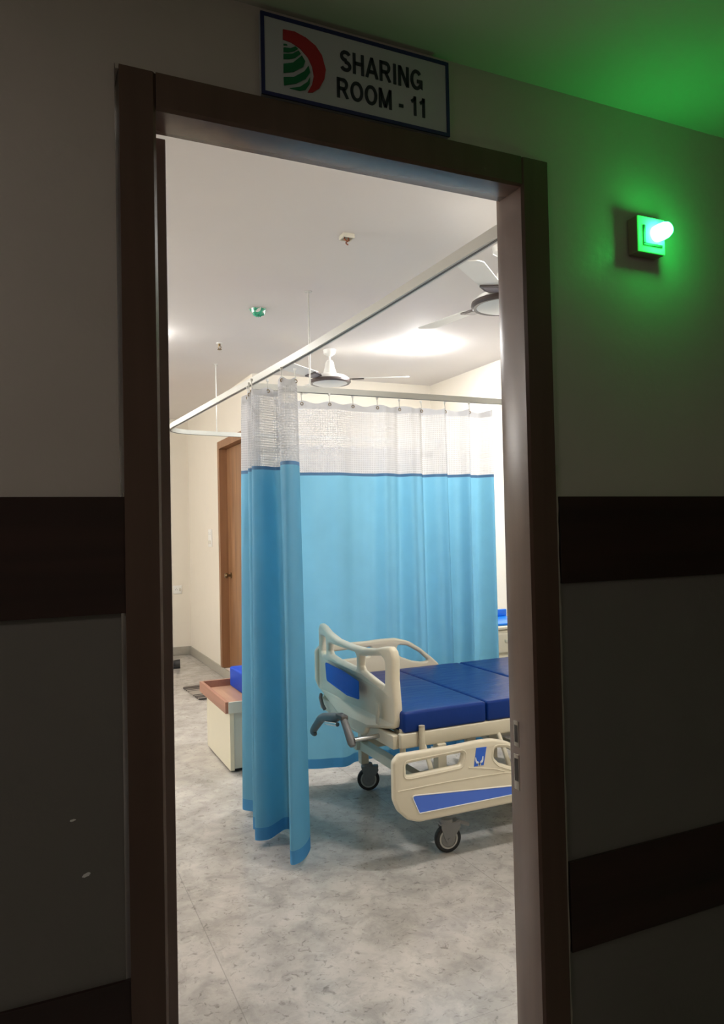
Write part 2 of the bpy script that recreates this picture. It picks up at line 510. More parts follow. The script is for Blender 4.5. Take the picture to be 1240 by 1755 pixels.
# rough plaster line left along the frame
def plaster_strip(name, x0, x1, z0, z1, wob):
    b = MB(); n = 46
    L_ = []; R_ = []
    for i in range(n+1):
        z = z0+(z1-z0)*i/n
        L_.append((x0+random.uniform(-wob, wob)*.3, z)); R_.append((x1+random.uniform(-wob, wob), z))
    b.prism(L_+R_[::-1], 1.4465, 1.452, 'xzy')
    return struct(b.build(name, M['plaster'], smooth=0))
plaster_strip('trim_2', 1.172, 1.184, 0, 1.60, .0018)
plaster_strip('trim_3', .1685, .1755, 1.30, 1.53, .0006)
b = MB(); top = []; bot = []
for i in range(40):
    x = .165+i*(1.182-.165)/39
    top.append((x, 2.345+random.uniform(-.0015, .0025))); bot.append((x, 2.336))
b.prism(top+bot[::-1], 1.4455, 1.452, 'xzy'); struct(b.build('trim_4', M['plaster'], smooth=0))
# dark laminate wall guards
for i, (x0, x1, z0, z1) in enumerate([(-4.0, .1755, 1.305, 1.522), (1.186, 5.2, 1.310, 1.522), (-4.0, .172, .425, .632), (1.187, 5.2, .425, .640)]):
    struct(MB().box(x0, x1, 1.442, 1.452, z0, z1, .001).build('trim_%d' % (5+i), M['band'], smooth=0))
# knocked-off paint on the corridor wall
def chip(cx, cz, rx, rz, ang):
    n = 16; poly = []
    for k in range(n):
        t = 2*PI*k/n; r = random.uniform(.72, 1.1)
        u, v = rx*math.cos(t)*r, rz*math.sin(t)*r
        poly.append((cx+u*math.cos(ang)-v*math.sin(ang), cz+u*math.sin(ang)+v*math.cos(ang)))
    MB().prism(poly, 1.4490, 1.4505, 'xzy').build('paint_chip', M['chip'], wall_hall, smooth=0)
chip(.074, .938, .0055, .0020, .15); chip(.0965, .836, .0085, .0035, .35)

# entrance door leaf, swung open into the room, hinge edge towards the corridor
d = MB().box(0, .034, 0, .825, .012, 2.286, .002)
door = struct(d.build('door_1', M['leaf'], smooth=0, loc=(.2455, 1.575, 0)))
for z in (.30, 1.15, 2.05):
    h = MB(); h.tube([(-.018, .012, z-.05), (-.018, .012, z+.05)], .006, 10).box(-.018, 0, .010, .014, z-.05, z+.05).box(-.002, .0005, .010, .045, z-.05, z+.05)
    h.build('hinge', M['steel'], door)
h = MB(); h.tube([(.036, .755, 1.0), (.077, .755, 1.0), (.082, .725, 1.0), (.082, .645, 1.0)], .008, 10).box(.036, .041, .735, .775, .93, 1.07, .001)
h.build('door_handle', M['steel'], door)

# washroom door: frame, leaf, knob
d = MB()
fx0 = 1.806
d.box(fx0, 1.94, DY1-.075, DY1-.002, .09, DZ-.002, .002).box(fx0, 1.94, DY0+.002, DY0+.075, .09, DZ-.002, .002).box(fx0, 1.94, DY0+.075, DY1-.075, DZ-.077, DZ-.002, .002)
wd = struct(d.build('door_2', M['door_frame'], smooth=0))
MB().box(1.885, 1.922, DY0+.078, DY1-.078, .09, DZ-.080, .002).build('door_panel', M['door_leaf'], wd, smooth=0)
k = MB(); ky = 7.335
k.lathe([(0, 0), (.030, 0), (.030, -.006), (.012, -.010), (.012, -.030), (.026, -.040), (.028, -.054), (.020, -.066), (0, -.068)], 24, (1.885, ky, 1.025), 'x')
k.build('door_knob', M['brass'], wd)

# ------------------------------------------------------------------ room sign
sg = empty('door_sign', (.672, 1.45, 2.346))
tag(sg, 'white sign with navy border reading SHARING ROOM - 11 above the doorway', 'sign')
ox, oz = .672, 2.346
def S(x, z): return (x-ox, z-oz)
sk = Matrix.Identity(3)
MB().box(-.223, .223, -.014, -.001, 0, .172, .001).build('sign_board', M['sign'], sg, smooth=0)
bd = MB(); a, c = .223, .0075
bd.box(-a, a, -.0165, -.012, 0, c).box(-a, a, -.0165, -.012, .172-c, .172).box(-a, -a+c, -.0165, -.012, c, .172-c).box(a-c, a, -.0165, -.012, c, .172-c)
bd.build('border', M['sign_edge'], sg, smooth=0)
red = [(.4972, 2.4912), (.5225, 2.4931), (.5473, 2.4866), (.5687, 2.4749), (.5828, 2.4577), (.591, 2.4286), (.5872, 2.407), (.5758, 2.3853), (.5611, 2.3734), (.5492, 2.3707),
       (.5596, 2.3902), (.5636, 2.4083), (.5606, 2.4277), (.5512, 2.4457), (.5347, 2.4601), (.515, 2.4683), (.4967, 2.470)]
def sign_shape(name, pts, mat, sm=True):
    p = [S(*q) for q in pts]
    MB().prism(p, -.0162, -.0138, 'xzy').build(name, mat, sg, smooth=0)
sign_shape('emblem_arc', red, M['red'])
for g in ([(.498, 2.4613), (.5043, 2.4619), (.506, 2.4596), (.498, 2.4582)],
          [(.4979, 2.4535), (.513, 2.4556), (.5237, 2.4620), (.5289, 2.4580), (.5217, 2.452), (.5093, 2.4462), (.4977, 2.444)],
          [(.4976, 2.4399), (.5163, 2.4446), (.5306, 2.455), (.5351, 2.4493), (.5232, 2.4378), (.5108, 2.4323), (.4974, 2.429)],
          [(.4972, 2.4189), (.5177, 2.4262), (.5376, 2.4462), (.545, 2.4354), (.5406, 2.4233), (.519, 2.4072), (.4968, 2.3999)],
          [(.4967, 2.3907), (.5188, 2.396), (.5422, 2.4135), (.5521, 2.4282), (.5554, 2.4146), (.5455, 2.3989), (.5239, 2.3836), (.4974, 2.374)],
          [(.5095, 2.3701), (.5326, 2.3788), (.5489, 2.3928), (.5553, 2.4053), (.5540, 2.3894), (.545, 2.3751), (.5324, 2.3703)]):
    sign_shape('emblem_stripe', g, M['green'])
def arc(cx, cy, rx, ry, a0, a1, n=18):
    return [(cx+rx*math.cos(math.radians(a0+(a1-a0)*k/n)), cy+ry*math.sin(math.radians(a0+(a1-a0)*k/n))) for k in range(n+1)]
GL = {  # bold sans capitals: (width, strokes) with height 1
 'S': (.62, [arc(.31, .735, .225, .19, 22, 268)[:] + arc(.31, .265, .235, .19, 84, -160)]),
 'H': (.66, [[(.09, 0), (.09, 1)], [(.57, 0), (.57, 1)], [(.09, .52), (.57, .52)]]),
 'A': (.72, [[(.06, 0), (.36, 1)], [(.66, 0), (.36, 1)], [(.18, .30), (.54, .30)]]),
 'R': (.70, [[(.09, 0), (.09, 1)], [(.09, .925), (.38, .925)]+arc(.38, .70, .19, .225, 90, -90)+[(.09, .475)], [(.36, .47), (.62, 0)]]),
 'I': (.24, [[(.12, 0), (.12, 1)]]),
 'N': (.66, [[(.09, 0), (.09, 1)], [(.57, 0), (.57, 1)], [(.11, .97), (.55, .03)]]),
 'G': (.74, [arc(.37, .5, .285, .425, 42, 322)+[(.655, .20), (.655, .44), (.40, .44)]]),
 'O': (.76, [arc(.38, .5, .295, .425, 0, 360, 30)]),
 'M': (.80, [[(.09, 0), (.09, 1)], [(.71, 0), (.71, 1)], [(.10, .97), (.40, .06)], [(.70, .97), (.40, .06)]]),
 '-': (.32, [[(.03, .34), (.29, .34)]]),
 '1': (.46, [[(.30, 0), (.30, 1)], [(.31, .93), (.22, .80), (.08, .71)]]),
 ' ': (.24, []),
}
def stroke(b, pts, wd, P):
    pts = [Vector(p) for p in pts]; n = len(pts); Lf = []; Rt = []
    for i in range(n):
        if i == 0: nn = pts[1]-pts[0]
        elif i == n-1: nn = pts[-1]-pts[-2]
        else: nn = (pts[i]-pts[i-1]).normalized()+(pts[i+1]-pts[i]).normalized()
        nn.normalize(); nn = Vector((-nn.y, nn.x)); k = 1.0
        if 0 < i < n-1:
            q = (pts[i]-pts[i-1]).normalized(); k = 1/max(.5, abs(nn.dot(Vector((-q.y, q.x)))))
        Lf.append(pts[i]+nn*wd/2*k); Rt.append(pts[i]-nn*wd/2*k)
    for i in range(n-1):
        quad = [Lf[i], Lf[i+1], Rt[i+1], Rt[i]]
        A = [b.bm.verts.new(P(q.x, min(1, max(0, q.y)), -.0138)) for q in quad]; B = [b.bm.verts.new(P(q.x, min(1, max(0, q.y)), -.0158)) for q in quad]
        b.bm.faces.new(A); b.bm.faces.new(B[::-1])
        for k in range(4): b.bm.faces.new((A[k], A[(k+1) % 4], B[(k+1) % 4], B[k]))
def lettering(txt, x0, x1, z0, h):
    gap = .09
    tot = sum(GL[c][0]+gap for c in txt)-gap
    sx = (x1-x0)/tot; u = 0
    for c in txt:
        wd, strokes = GL[c]
        if strokes:
            b = MB()
            for st in strokes:
                stroke(b, st, .165, lambda px, py, yy, u=u: ((x0-ox)+(u+px)*sx, yy, (z0-oz)+py*h))
            b.build('letter', M['letter'], sg, smooth=0)
        u += wd+gap
lettering('SHARING', .625, .826, 2.4365, .0455)
lettering('ROOM - 11', .616, .834, 2.3765, .0435)

# green indicator beside the door
gl = empty('indicator_light', (1.4835, 1.45, 2.150))
tag(gl, 'square wall box with a glowing green indicator lamp right of the doorway', 'indicator light')
MB().box(-.0465, .0465, -.033, 0, 0, .094, .003).build('back_box', M['box_side'], gl)
MB().box(-.0455, .0455, -.037, -.033, .001, .093, .001).build('cover_plate', M['lens'], gl)
f = MB(); f.box(-.030, -.024, -.040, -.037, .022, .070).box(-.030, .034, -.040, -.037, .018, .024)
f.build('plate_ridge', M['fan_dark'], gl, smooth=0)
f = MB(); f.lathe([(0, -.048), (.010, -.046), (.017, -.040), (.021, -.030), (.022, -.014), (.021, 0), (.0, 0)], 24, (.016, -.037, .052), 'y')
f.build('lamp_dome', M['glow'], gl)

# ------------------------------------------------------------------ lamps
def ceiling_lamp(loc, label, mat, r=.11):
    o = empty('ceiling_lamp', loc); tag(o, label, 'ceiling lamp', None)
    MB().lathe([(0, 0), (r+.012, 0), (r+.012, -.006), (r, -.008), (0, -.008)], 40).build('lamp_housing', M['fan_white'], o)
    MB().lathe([(0, -.034), (r*.8, -.0335), (r*.95, -.030), (r-.002, -.024), (r-.002, -.009), (0, -.009)], 40).build('diffuser', mat, o)
    return o
ceiling_lamp((2.76, 4.88, ZC), 'round ceiling lamp glaring white behind the blue curtain', M['lamp_glass'])
ceiling_lamp((2.05, 2.22, ZC), 'round ceiling lamp over the floor in front of the hospital bed', M['lamp_soft'])
ceiling_lamp((.70, 5.2, ZC), 'round ceiling lamp over the aisle on the left', M['lamp_soft'])
ceiling_lamp((-.75, .40, 2.535), 'dim warm fill lamp added to light the corridor left of the doorway', M['hall_fill'], .16)  # unseen lamp, added to light the dim corridor wall

ceiling_lamp((1.9, -.85, 2.535), 'dim fill lamp added to brighten the corridor right of the green indicator', M['hall_fill'], .11)  # second unseen lamp, added to lift the underlit right side

def batten(x, y, z, half, label):  # unseen wall tubes, added to brighten the ceiling and the left side
    o = empty('fill_batten', (x, y, z)); tag(o, label, 'added fill light')
    MB().box(0, .03, -half, half, -.016, .016, .002).build('fill_housing', M['fan_white'], o)
    b = MB(); b.tube([(.045, -half+.02, 0), (.045, half-.02, 0)], .017, 16); b.build('fill_tube', M['fill_glass'], o)
    for s_ in (-1, 1):
        MB().box(.028, .062, s_*half-.012, s_*half+.012, -.02, .02, .003).build('fill_tube_holder', M['fan_white'], o)
    return o
batten(-1.75, 4.4, 2.45, .60, 'white tube fill light added high on the left wall')
batten(-1.75, 7.4, 2.45, .60, 'white tube fill light added high on the left wall near the back corner')

# ------------------------------------------------------------------ curtain tracks
ZT = 2.25
def track(pts, parent, name='rail'):
    """Boxy aluminium section swept along a plan path, with a dark slot underneath."""
    P_ = [Vector((p[0], p[1], 0)) for p in pts]
    for (hw, z0, z1, nm, mt) in ((.013, 0, .034, name, M['track']), (.004, -.0015, .004, 'rail_slot', M['slotline'])):
        b = MB(); rings = []
        for i, p in enumerate(P_):
            dd = (P_[min(i+1, len(P_)-1)]-P_[max(i-1, 0)]).normalized()
            nn = Vector((-dd.y, dd.x, 0))
            rings.append([b.bm.verts.new(p+nn*s*hw+Vector((0, 0, zz))) for s, zz in ((-1, z0), (1, z0), (1, z1), (-1, z1))])
        for A, B in zip(rings[:-1], rings[1:]):
            for k in range(4): b.bm.faces.new((A[k], A[(k+1) % 4], B[(k+1) % 4], B[k]))
        b.bm.faces.new(rings[0]); b.bm.faces.new(rings[-1][::-1])
        b.build(nm, mt, parent, smooth=25)
def rod(parent, x, y, z0):
    b = MB(); b.tube([(x, y, z0), (x, y, ZC-parent.location.z)], .0048, 10).lathe([(0, 0), (.022, 0), (.022, -.004), (0, -.004)], 20, (x, y, ZC-parent.location.z))
    b.build('hanger_rod', M['rod'], parent)
tr = empty('curtain_track', (1.1, 3.8, ZT))
tag(tr, 'long white ceiling hung curtain track running from the doorway and curving round at far left', 'curtain track')
pth = [(1.205, 1.612), (1.20, 1.9), (1.19, 2.5), (1.172, 3.1), (1.14, 3.7), (1.10, 4.3), (1.065, 4.9), (1.035, 5.4)]
cor = [(1.022, 5.60), (1.025, 5.76), (1.06, 5.87), (1.13, 5.94), (1.23, 5.98), (1.40, 6.01), (1.7, 6.04), (2.3, 6.05), (3.0, 6.05), (3.585, 6.05)]
path = [tuple(p) for p in catmull([(x, y, 0) for x, y in pth+cor], 90)]
track([(x-1.1, y-3.8) for x, y, _ in path], tr)
rod(tr, .345, 2.215, .034)
tr2 = empty('curtain_track', (2.3, 4.0, ZT))
tag(tr2, 'short white curtain track crossing to the right wall above the blue curtain', 'curtain track')
track([(-1.135, 0), (0, 0), (1.285, 0)], tr2)
rod(tr2, -.79, 0, .034)

# ------------------------------------------------------------------ curtains
def curtain(name, label, origin, ptop, pbot, n, z_net, hooks, scallop=.016, zb=.03, ztop=2.205, hem_h=.055):
    """ptop / pbot: plan paths (already smoothed, n points each) at the header and at the hem."""
    root = empty(name, origin); tag(root, label, 'curtain', 'privacy curtains')
    O = Vector(origin)
    ztop_ = ztop; al = [0.0]
    for i in range(1, n): al.append(al[-1]+(pbot[i]-pbot[i-1]).length)
    tot = al[-1]
    def pos(i, z):
        t = (ztop_-z)/(ztop_-zb)
        e = t**.85
        p = ptop[i].lerp(pbot[i], e)
        return Vector((p.x, p.y, z))-O
    def droop(i):
        return scallop*(.5-.5*math.cos(2*PI*i/(n-1)*hooks)) if hooks else 0
    def sheet(nm, z0, z1, rows, mat, top=False):
        bm = bmesh.new(); uvl = bm.loops.layers.uv.new('UVMap'); vs = []; uvs = {}
        for r in range(rows+1):
            row = []
            for i in range(n):
                z = z1+(z0-z1)*r/rows
                q = pos(i, z)
                if top: q.z -= droop(i)*(1-r/rows)
                v = bm.verts.new(q); uvs[v] = (al[i], z); row.append(v)
            vs.append(row)
        for r in range(rows):
            for i in range(n-1):
                fc = bm.faces.new((vs[r][i], vs[r][i+1], vs[r+1][i+1], vs[r+1][i]))
                fc.smooth = True
                for lp in fc.loops: lp[uvl].uv = uvs[lp.vert]
        me = bpy.data.meshes.new(nm); bm.to_mesh(me); bm.free()
        return mesh_obj(nm, me, mat, root)
    sheet('header_tape', ztop-.045, ztop, 3, M['header'], True)
    sheet('net_panel', z_net, ztop-.045, 16, M['net'])
    sheet('seam_band', z_net-.018, z_net, 1, M['seam'])
    sheet('cloth_panel', zb+hem_h, z_net-.018, 60, M['blue'])
    sheet('hem', zb, zb+hem_h, 3, M['hem'])
    for kk in range(hooks):
        i = min(int((kk)/hooks*(n-1)), n-1)
        q = pos(i, ztop)
        b = MB(); qx, qy = q.x, q.y
        zt = ZT-O.z
        b.tube([(qx, qy, zt+.002), (qx, qy, zt-.018), (qx, qy-.004, zt-.032), (qx, qy-.006, ztop-O.z-.018)], .0028, 8)
        b.box(qx-.006, qx+.006, qy-.004, qy+.004, zt-.012, zt+.001)
        b.build('hook', M['hook'], root)
        b = MB(); cz = ztop-O.z-.020
        b.tube([(qx+.008*math.cos(t), qy-.007, cz+.008*math.sin(t)) for t in [2*PI*u/16 for u in range(16)]], .0024, 6, closed=True)
        b.build('eyelet', M['eyelet'], root)
    return root

# the curtain across the bed's far side
n = 420
def fold_back(x):
    u = (x-1.33)/(2.745-1.33)
    g = 1/(1+math.exp(-(x-1.98)*12))
    soft = .034*math.sin(2*PI*(x-1.33)/.47+.6)+.010*math.sin(2*PI*(x-1.33)/.21)
    hard = .058*math.sin(2*PI*(x-1.33)/.185+1.1)+.018*math.sin(2*PI*(x-1.33)/.083)
    return soft*(1-g)+hard*g
xs = [1.30+(2.745-1.30)*i/(n-1) for i in range(n)]
bt = [Vector((x, 4.0+.6*fold_back(x), 0)) for x in xs]
bb = []
for x in xs:
    xb = x+.020*math.sin((x-1.3)*9)+.03*max(0, math.sin((x-2.15)*PI/.4))*(1 if 2.15 < x < 2.55 else 0)
    bb.append(Vector((xb, 4.025+1.05*fold_back(x+.012*math.sin(x*7)), 0)))
curtain('privacy_curtain', 'sky blue curtain with white net top hanging behind the hospital bed', (2.0, 4.0, 0), bt, bb, n, 1.79, 9, zb=.085)

# the gathered curtain at the bed's foot
top_pts = [(1.165, 3.98), (1.090, 3.96), (1.135, 3.90), (1.090, 3.84), (1.140, 3.79), (1.078, 3.72), (1.125, 3.69), (1.200, 3.72), (1.215, 3.64), (1.140, 3.47), (1.150, 3.41), (1.195, 3.40), (1.240, 3.47), (1.255, 3.55)]
bot_pts = [(1.190, 3.95), (1.010, 3.78), (1.080, 3.66), (0.985, 3.50), (1.060, 3.46), (0.958, 3.375), (1.015, 3.345), (1.120, 3.42), (1.135, 3.36), (1.060, 3.16), (1.022, 3.050), (1.080, 3.065), (1.150, 3.16), (1.185, 3.27)]
n2 = 320
curtain('privacy_curtain', 'gathered sky blue curtain bunched beside the foot of the hospital bed', (1.09, 3.6, 0),
        catmull([(x, y, 0) for x, y in top_pts], n2), catmull([(x, y, 0) for x, y in bot_pts], n2), n2, 1.785, 8, zb=.03)

# the farther curtain, seen through the netting
n3 = 200
xs = [2.05+(3.35-2.05)*i/(n3-1) for i in range(n3)]
c3 = [Vector((x, 6.05+.03*math.sin(2*PI*x/.17), 0)) for x in xs]
curtain('privacy_curtain', 'farther blue curtain glimpsed only through the white net top of the nearer one', (2.7, 6.05, 0), c3, c3, n3, 1.79, 8, zb=.085)

# ------------------------------------------------------------------ hospital bed
BX, BY = 2.45, 3.405           # plan centre of the first bed
def L3(x, y, z): return Vector((x-BX, y-BY, z))

def rail_mesh():
    """Side rail in (u along the bed, v up from the bottom edge)."""
    outer = [(.030, .300), (.120, .300), (.300, .299), (.410, .304), (.500, .303), (.590, .279), (.670, .228), (.740, .172), (.790, .128), (.800, .080), (.745, .010), (.62, .0),
             (.12, .0), (.066, .018), (.020, .062), (0, .110), (0, .272)]
    outer = fillet(outer, [.03, 0, .2, .1, .12, .2, .2, .1, .05, .05, .06, .02, .05, .05, .05, .05, .03])
    h1 = fillet([(.062, .256), (.350, .264), (.332, .212), (.085, .204), (.062, .208)], [.012, .012, .012, .005, .005])
    h2 = fillet([(.513, .262), (.580, .252), (.660, .206), (.722, .150), (.672, .148), (.61, .160), (.535, .190), (.508, .218)], [.02, .02, .03, .012, .01, .03, .02, .02])
    return outer, [h1, h2]

def side_rail(root, x0, y0, z0, sgn):
    """sgn = -1: outer face towards -y."""
    outer, holes = rail_mesh()
    th = .034
    rail = mesh_obj('side_rail', map_mesh(panel_mesh(outer, holes, th, .012), lambda c: L3(x0+c.x, y0+c.z*1.0, z0+c.y)), M['ivory'], root)
    yf = y0+sgn*(th/2)
    # raised ridges on the outer face
    b = MB()
    def off(poly, d):
        cx = sum(p[0] for p in poly)/len(poly); cy = sum(p[1] for p in poly)/len(poly)
        out = []
        m = len(poly)
        for i, p in enumerate(poly):
            a = Vector(poly[i-1]); c_ = Vector(poly[(i+1) % m]); t = (c_-a)
            if t.length < 1e-6: continue
            t.normalize(); nn = Vector((t.y, -t.x))
            if nn.dot(Vector(p)-Vector((cx, cy))) < 0: nn = -nn
            out.append((p[0]+nn.x*d, p[1]+nn.y*d))
        return out
    for hp in holes:
        q = off(hp, .013)
        b.tube([L3(x0+u, yf-sgn*.001, z0+v) for u, v in q], .0035, 6, closed=True)
    for pts in ([(.018, .148), (.30, .150), (.60, .140), (.74, .105)], [(.37, .196), (.40, .19), (.50, .17), (.56, .15)]):
        b.tube([L3(x0+p.x, yf-sgn*.001, z0+p.y) for p in catmull([(u, v, 0) for u, v in pts], 30)], .0032, 6)
    b.build('ridge', M['ivory'], rail)
    strip = fillet([(.083, .120), (.62, .078), (.735, .062), (.725, .048), (.60, .040), (.118, .040)], [.012, .05, .01, .01, .05, .008])
    b = MB(); b.prism([(u, v) for u, v in strip], 0, .002, 'xzy')
    o = b.build('inset_stripe', M['blue_strip'], rail, smooth=0)
    o.location = L3(x0, yf+(sgn*.0022 if sgn < 0 else 0), z0)
    if sgn > 0: o.location = L3(x0, yf+.0002, z0)
    b = MB(); b.tube([L3(x0+u, yf+sgn*.001, z0+v) for u, v in strip], .0028, 6, closed=True)
    b.build('stripe_edging', M['white_line'], rail)
    if sgn < 0:
        bad = [(.412, .276), (.466, .274), (.449, .196), (.398, .196)]
        b = MB(); b.prism(bad, 0, .0016, 'xzy'); o = b.build('badge', M['badge'], rail, smooth=0); o.location = L3(x0, yf-.0018, z0)
        # emblem on the badge: two open palms fanning upwards
        b = MB(); cxm, czm = .426, .214
        for s in (-1, 1):
            b.prism([(cxm+s*.004, czm), (cxm+s*.013, czm+.006), (cxm+s*.018, czm+.022), (cxm+s*.0215, czm+.021), (cxm+s*.021, czm+.006), (cxm+s*.016, czm-.005), (cxm+s*.006, czm-.007)], 0, .0012, 'xzy')
            for kq in range(3):
                an = PI/2+PI*(.62+.17*kq)*s if s > 0 else PI/2-PI*(.62+.17*kq)
                dx, dz = math.cos(an), math.sin(an)
                px, pz = cxm+s*.006, czm-.004
                b.prism([(px+dx*.004-dz*.002, pz+dz*.004+dx*.002), (px+dx*.013-dz*.0028, pz+dz*.013+dx*.0028), (px+dx*.013+dz*.0028, pz+dz*.013-dx*.0028), (px+dx*.004+dz*.002, pz+dz*.004-dx*.002)], 0, .0012, 'xzy')
        o = b.build('emblem', M['badge_white'], rail, smooth=0); o.location = L3(x0, yf-.0030, z0)
    return rail

def caster(root, x, y, rz, brake):
    o = empty('caster', L3(x, y, 0)); o.parent = root; o.rotation_euler = (0, 0, rz)
    R = .062
    b = MB()
    b.lathe([(.044, -.0135), (.056, -.0135), (.0605, -.010), (R, -.004), (R, .004), (.0605, .010), (.056, .0135), (.044, .0135)], 40, (0, 0, R), 'y')
    b.build('tyre', M['rubber'], o)
    b = MB(); b.lathe([(.0365, -.0142), (.044, -.0142), (.0455, -.012), (.0455, .012), (.044, .0142), (.0365, .0142)], 40, (0, 0, R), 'y'); b.build('wheel_ring', M['tread_ring'], o)
    b = MB(); b.lathe([(0, -.0155), (.012, -.0155), (.014, -.013), (.034, -.0135), (.0365, -.011), (.0365, .011), (.034, .0135), (.014, .013), (.012, .0155), (0, .0155)], 36, (0, 0, R), 'y')
    b.build('wheel_hub', M['wheel_core'], o)
    b = MB()
    for s in (-1, 1):
        pl = fillet([(-.040, .128), (.052, .128), (.058, .112), (.020, .062), (.010, .048), (-.012, .048), (-.020, .066)], .012, 4)
        b.prism(pl, s*.0185-.0025, s*.0185+.0025, 'xzy')
    b.box(-.040, .056, -.021, .021, .124, .136, .004)
    b.lathe([(0, .136), (.030, .136), (.028, .150), (.018, .154), (0, .154)], 24, (-.005, 0, 0))
    b.tube([(0, -.024, R), (0, .024, R)], .007, 12)
    b.build('fork', M['grey_plastic'], o)
    if brake:
        b = MB(); pl = [(.030, .136), (.050, .142), (.098, .122), (.104, .110), (.096, .106), (.052, .126), (.030, .128)]
        b.prism(fillet(pl, .004, 3), -.018, .018, 'xzy'); b.build('brake_pedal', M['grey_plastic'], o)
    return o

def hospital_bed(name, label, near_low):
    root = empty(name, (BX, BY, 0)); tag(root, label, 'hospital bed')
    # main frame: ivory steel perimeter rails under the mattress
    y0, y1 = 2.935, 3.875
    x0, x1 = 1.50, 3.50
    f = MB()
    f.box(*_b(x0, x1, y0, y0+.030, .478, .545), .008).box(*_b(x0, x1, y1-.030, y1, .478, .545), .008)
    for xx in (x0, 1.98, 2.42, 2.95, x1-.03):
        f.box(*_b(xx, xx+.03, y0+.03, y1-.03, .485, .53), .004)
    # cross stay rods and bed deck
    f.box(*_b(x0+.03, x1-.03, y0+.04, y1-.04, .530, .542))
    f.build('bed_frame', M['ivory_metal'], root)
    # lower frame: longitudinal and cross tubes
    f = MB()
    for yy in (2.975, 3.785):
        f.box(*_b(1.66, 3.42, yy, yy+.045, .232, .280), .004)
    for xx in (1.68, 3.38):
        f.box(*_b(xx, xx+.05, 2.93, 3.84, .232, .280), .004)
    f.box(*_b(2.40, 2.44, 3.0, 3.80, .232, .272), .004)
    f.build('lower_frame', M['ivory_metal'], root)
    for xx in (1.682, 3.382):
        for yy in (2.945, 3.790):
            b = MB(); b.box(*_b(xx, xx+.046, yy-.02, yy+.026, .155, .480), .005); b.build('leg', M['ivory_metal'], root)
    # lift links and crank boxes below the deck
    for xx, yy in ((1.96, 3.12), (1.96, 3.62), (2.14, 3.20), (2.9, 3.12), (2.9, 3.62)):
        MB().box(*_b(xx, xx+.05, yy, yy+.03, .275, .49), .004).build('lift_link', M['ivory_metal'], root)
    MB().box(*_b(2.02, 2.34, 3.28, 3.40, .42, .485), .006).build('gear_box', M['motor'], root)
    MB().box(*_b(2.02, 2.55, 3.02, 3.06, .44, .482), .003).build('lift_lever', M['motor'], root)
    for xx, z0 in ((2.22, .28), (2.50, .28)):
        MB().box(*_b(xx, xx+.085, 2.985, 3.03, z0, .482), .004).build('bracket', M['motor'], root)
    f = MB()
    for yy in (3.12, 3.56):
        MB().tube([L3(1.53, yy, .50), L3(2.6, yy, .45)], .012, 12).build('drive_shaft', M['chrome'], root)
    # corner socket posts
    for xx, yy in ((1.600, 2.922), (1.640, 3.888), (3.44, 2.922), (3.44, 3.888)):
        b = MB(); b.tube([L3(xx, yy, .455), L3(xx, yy, .575)], .014, 16).lathe([(.009, .5755), (.014, .5755), (.014, .570), (.009, .560)], 16, L3(xx, yy, 0))
        b.build('socket_post', M['ivory_metal'], root)
    # casters: trailing outwards
    for (xx, yy, rz, br) in ((1.715, 2.915, -.12, True), (1.735, 3.800, -.35, False), (3.40, 2.915, .3, True), (3.40, 3.800, .1, False)):
        caster(root, xx, yy, rz, br)
    # footboard: bowed moulded board with three openings under the hand rail
    c0 = 3.345
    out = [(-.452, .905), (-.430, .938), (-.376, .930), (-.318, .911), (-.19, .892), (0, .888), (.128, .890), (.245, .900), (.356, .918), (.412, .922), (.440, .905), (.453, .872),
           (.449, .773), (.462, .681), (.467, .598), (.455, .566), (.408, .553), (.155, .518), (.127, .484), (.090, .470), (0, .466), (-.13, .466), (-.20, .505), (-.40, .553), (-.455, .566), (-.462, .62), (-.452, .70)]
    out = fillet(out, [.02, .02, .05, .1, .1, .1, .1, .1, .05, .02, .03, .05, .1, .1, .04, .03, .02, .03, .03, .03, .02, .03, .03, .03, .03, .04, .1])
    hl = [fillet([(.095, .849), (.32, .874), (.364, .852), (.356, .745), (.338, .735), (.105, .784), (.092, .800)], [.012, .03, .03, .016, .012, .02, .012]),
          fillet([(-.305, .850), (.030, .857), (.050, .842), (.050, .783), (-.195, .788), (-.290, .795), (-.308, .806)], [.012, .012, .012, .012, .03, .012, .012]),
          fillet([(-.420, .872), (-.360, .872), (-.346, .860), (-.346, .786), (-.40, .770), (-.420, .782)], .012)]
    def bow(s): return .045*(s/.46)**2
    def fbmap(c):
        # c.x = s (towards the viewer's side), c.y = height, c.z = thickness
        s = c.x
        dx = bow(s)
        return L3(1.452+dx+.018+c.z, (c0-s)*(1+dx/1.45), c.y)
    me = panel_mesh(out, hl, .040, .016)
    fb = mesh_obj('footboard', map_mesh(me, fbmap), M['ivory'], root)
    pan = fillet([(-.348, .742), (-.10, .745), (.085, .727), (.085, .640), (-.06, .632), (-.332, .647)], [.015, .1, .012, .012, .1, .02])
    me = panel_mesh(pan, [], .0030, .0006)
    def pmap(c):
        v = fbmap(Vector((c.x, c.y, 0))); v.x += -.0212+c.z; return v
    mesh_obj('inset_panel', map_mesh(me, pmap), M['blue_inset'], fb)
    me = panel_mesh(fillet([(.268, .655), (.302, .650), (.302, .600), (.295, .592), (.302, .585), (.302, .555), (.268, .560)], .004), [], .0024, .0005)
    mesh_obj('handle_recess', map_mesh(me, pmap), M['ivory_metal'], fb)
    # head board at the wall end
    hb_out = fillet([(-.46, .50), (-.46, .90), (-.40, .98), (0, 1.0), (.40, .98), (.46, .90), (.46, .50)], [.03, .05, .06, .2, .06, .05, .03])
    hb = fillet([(-.32, .88), (.32, .88), (.30, .80), (-.30, .80)], .025)
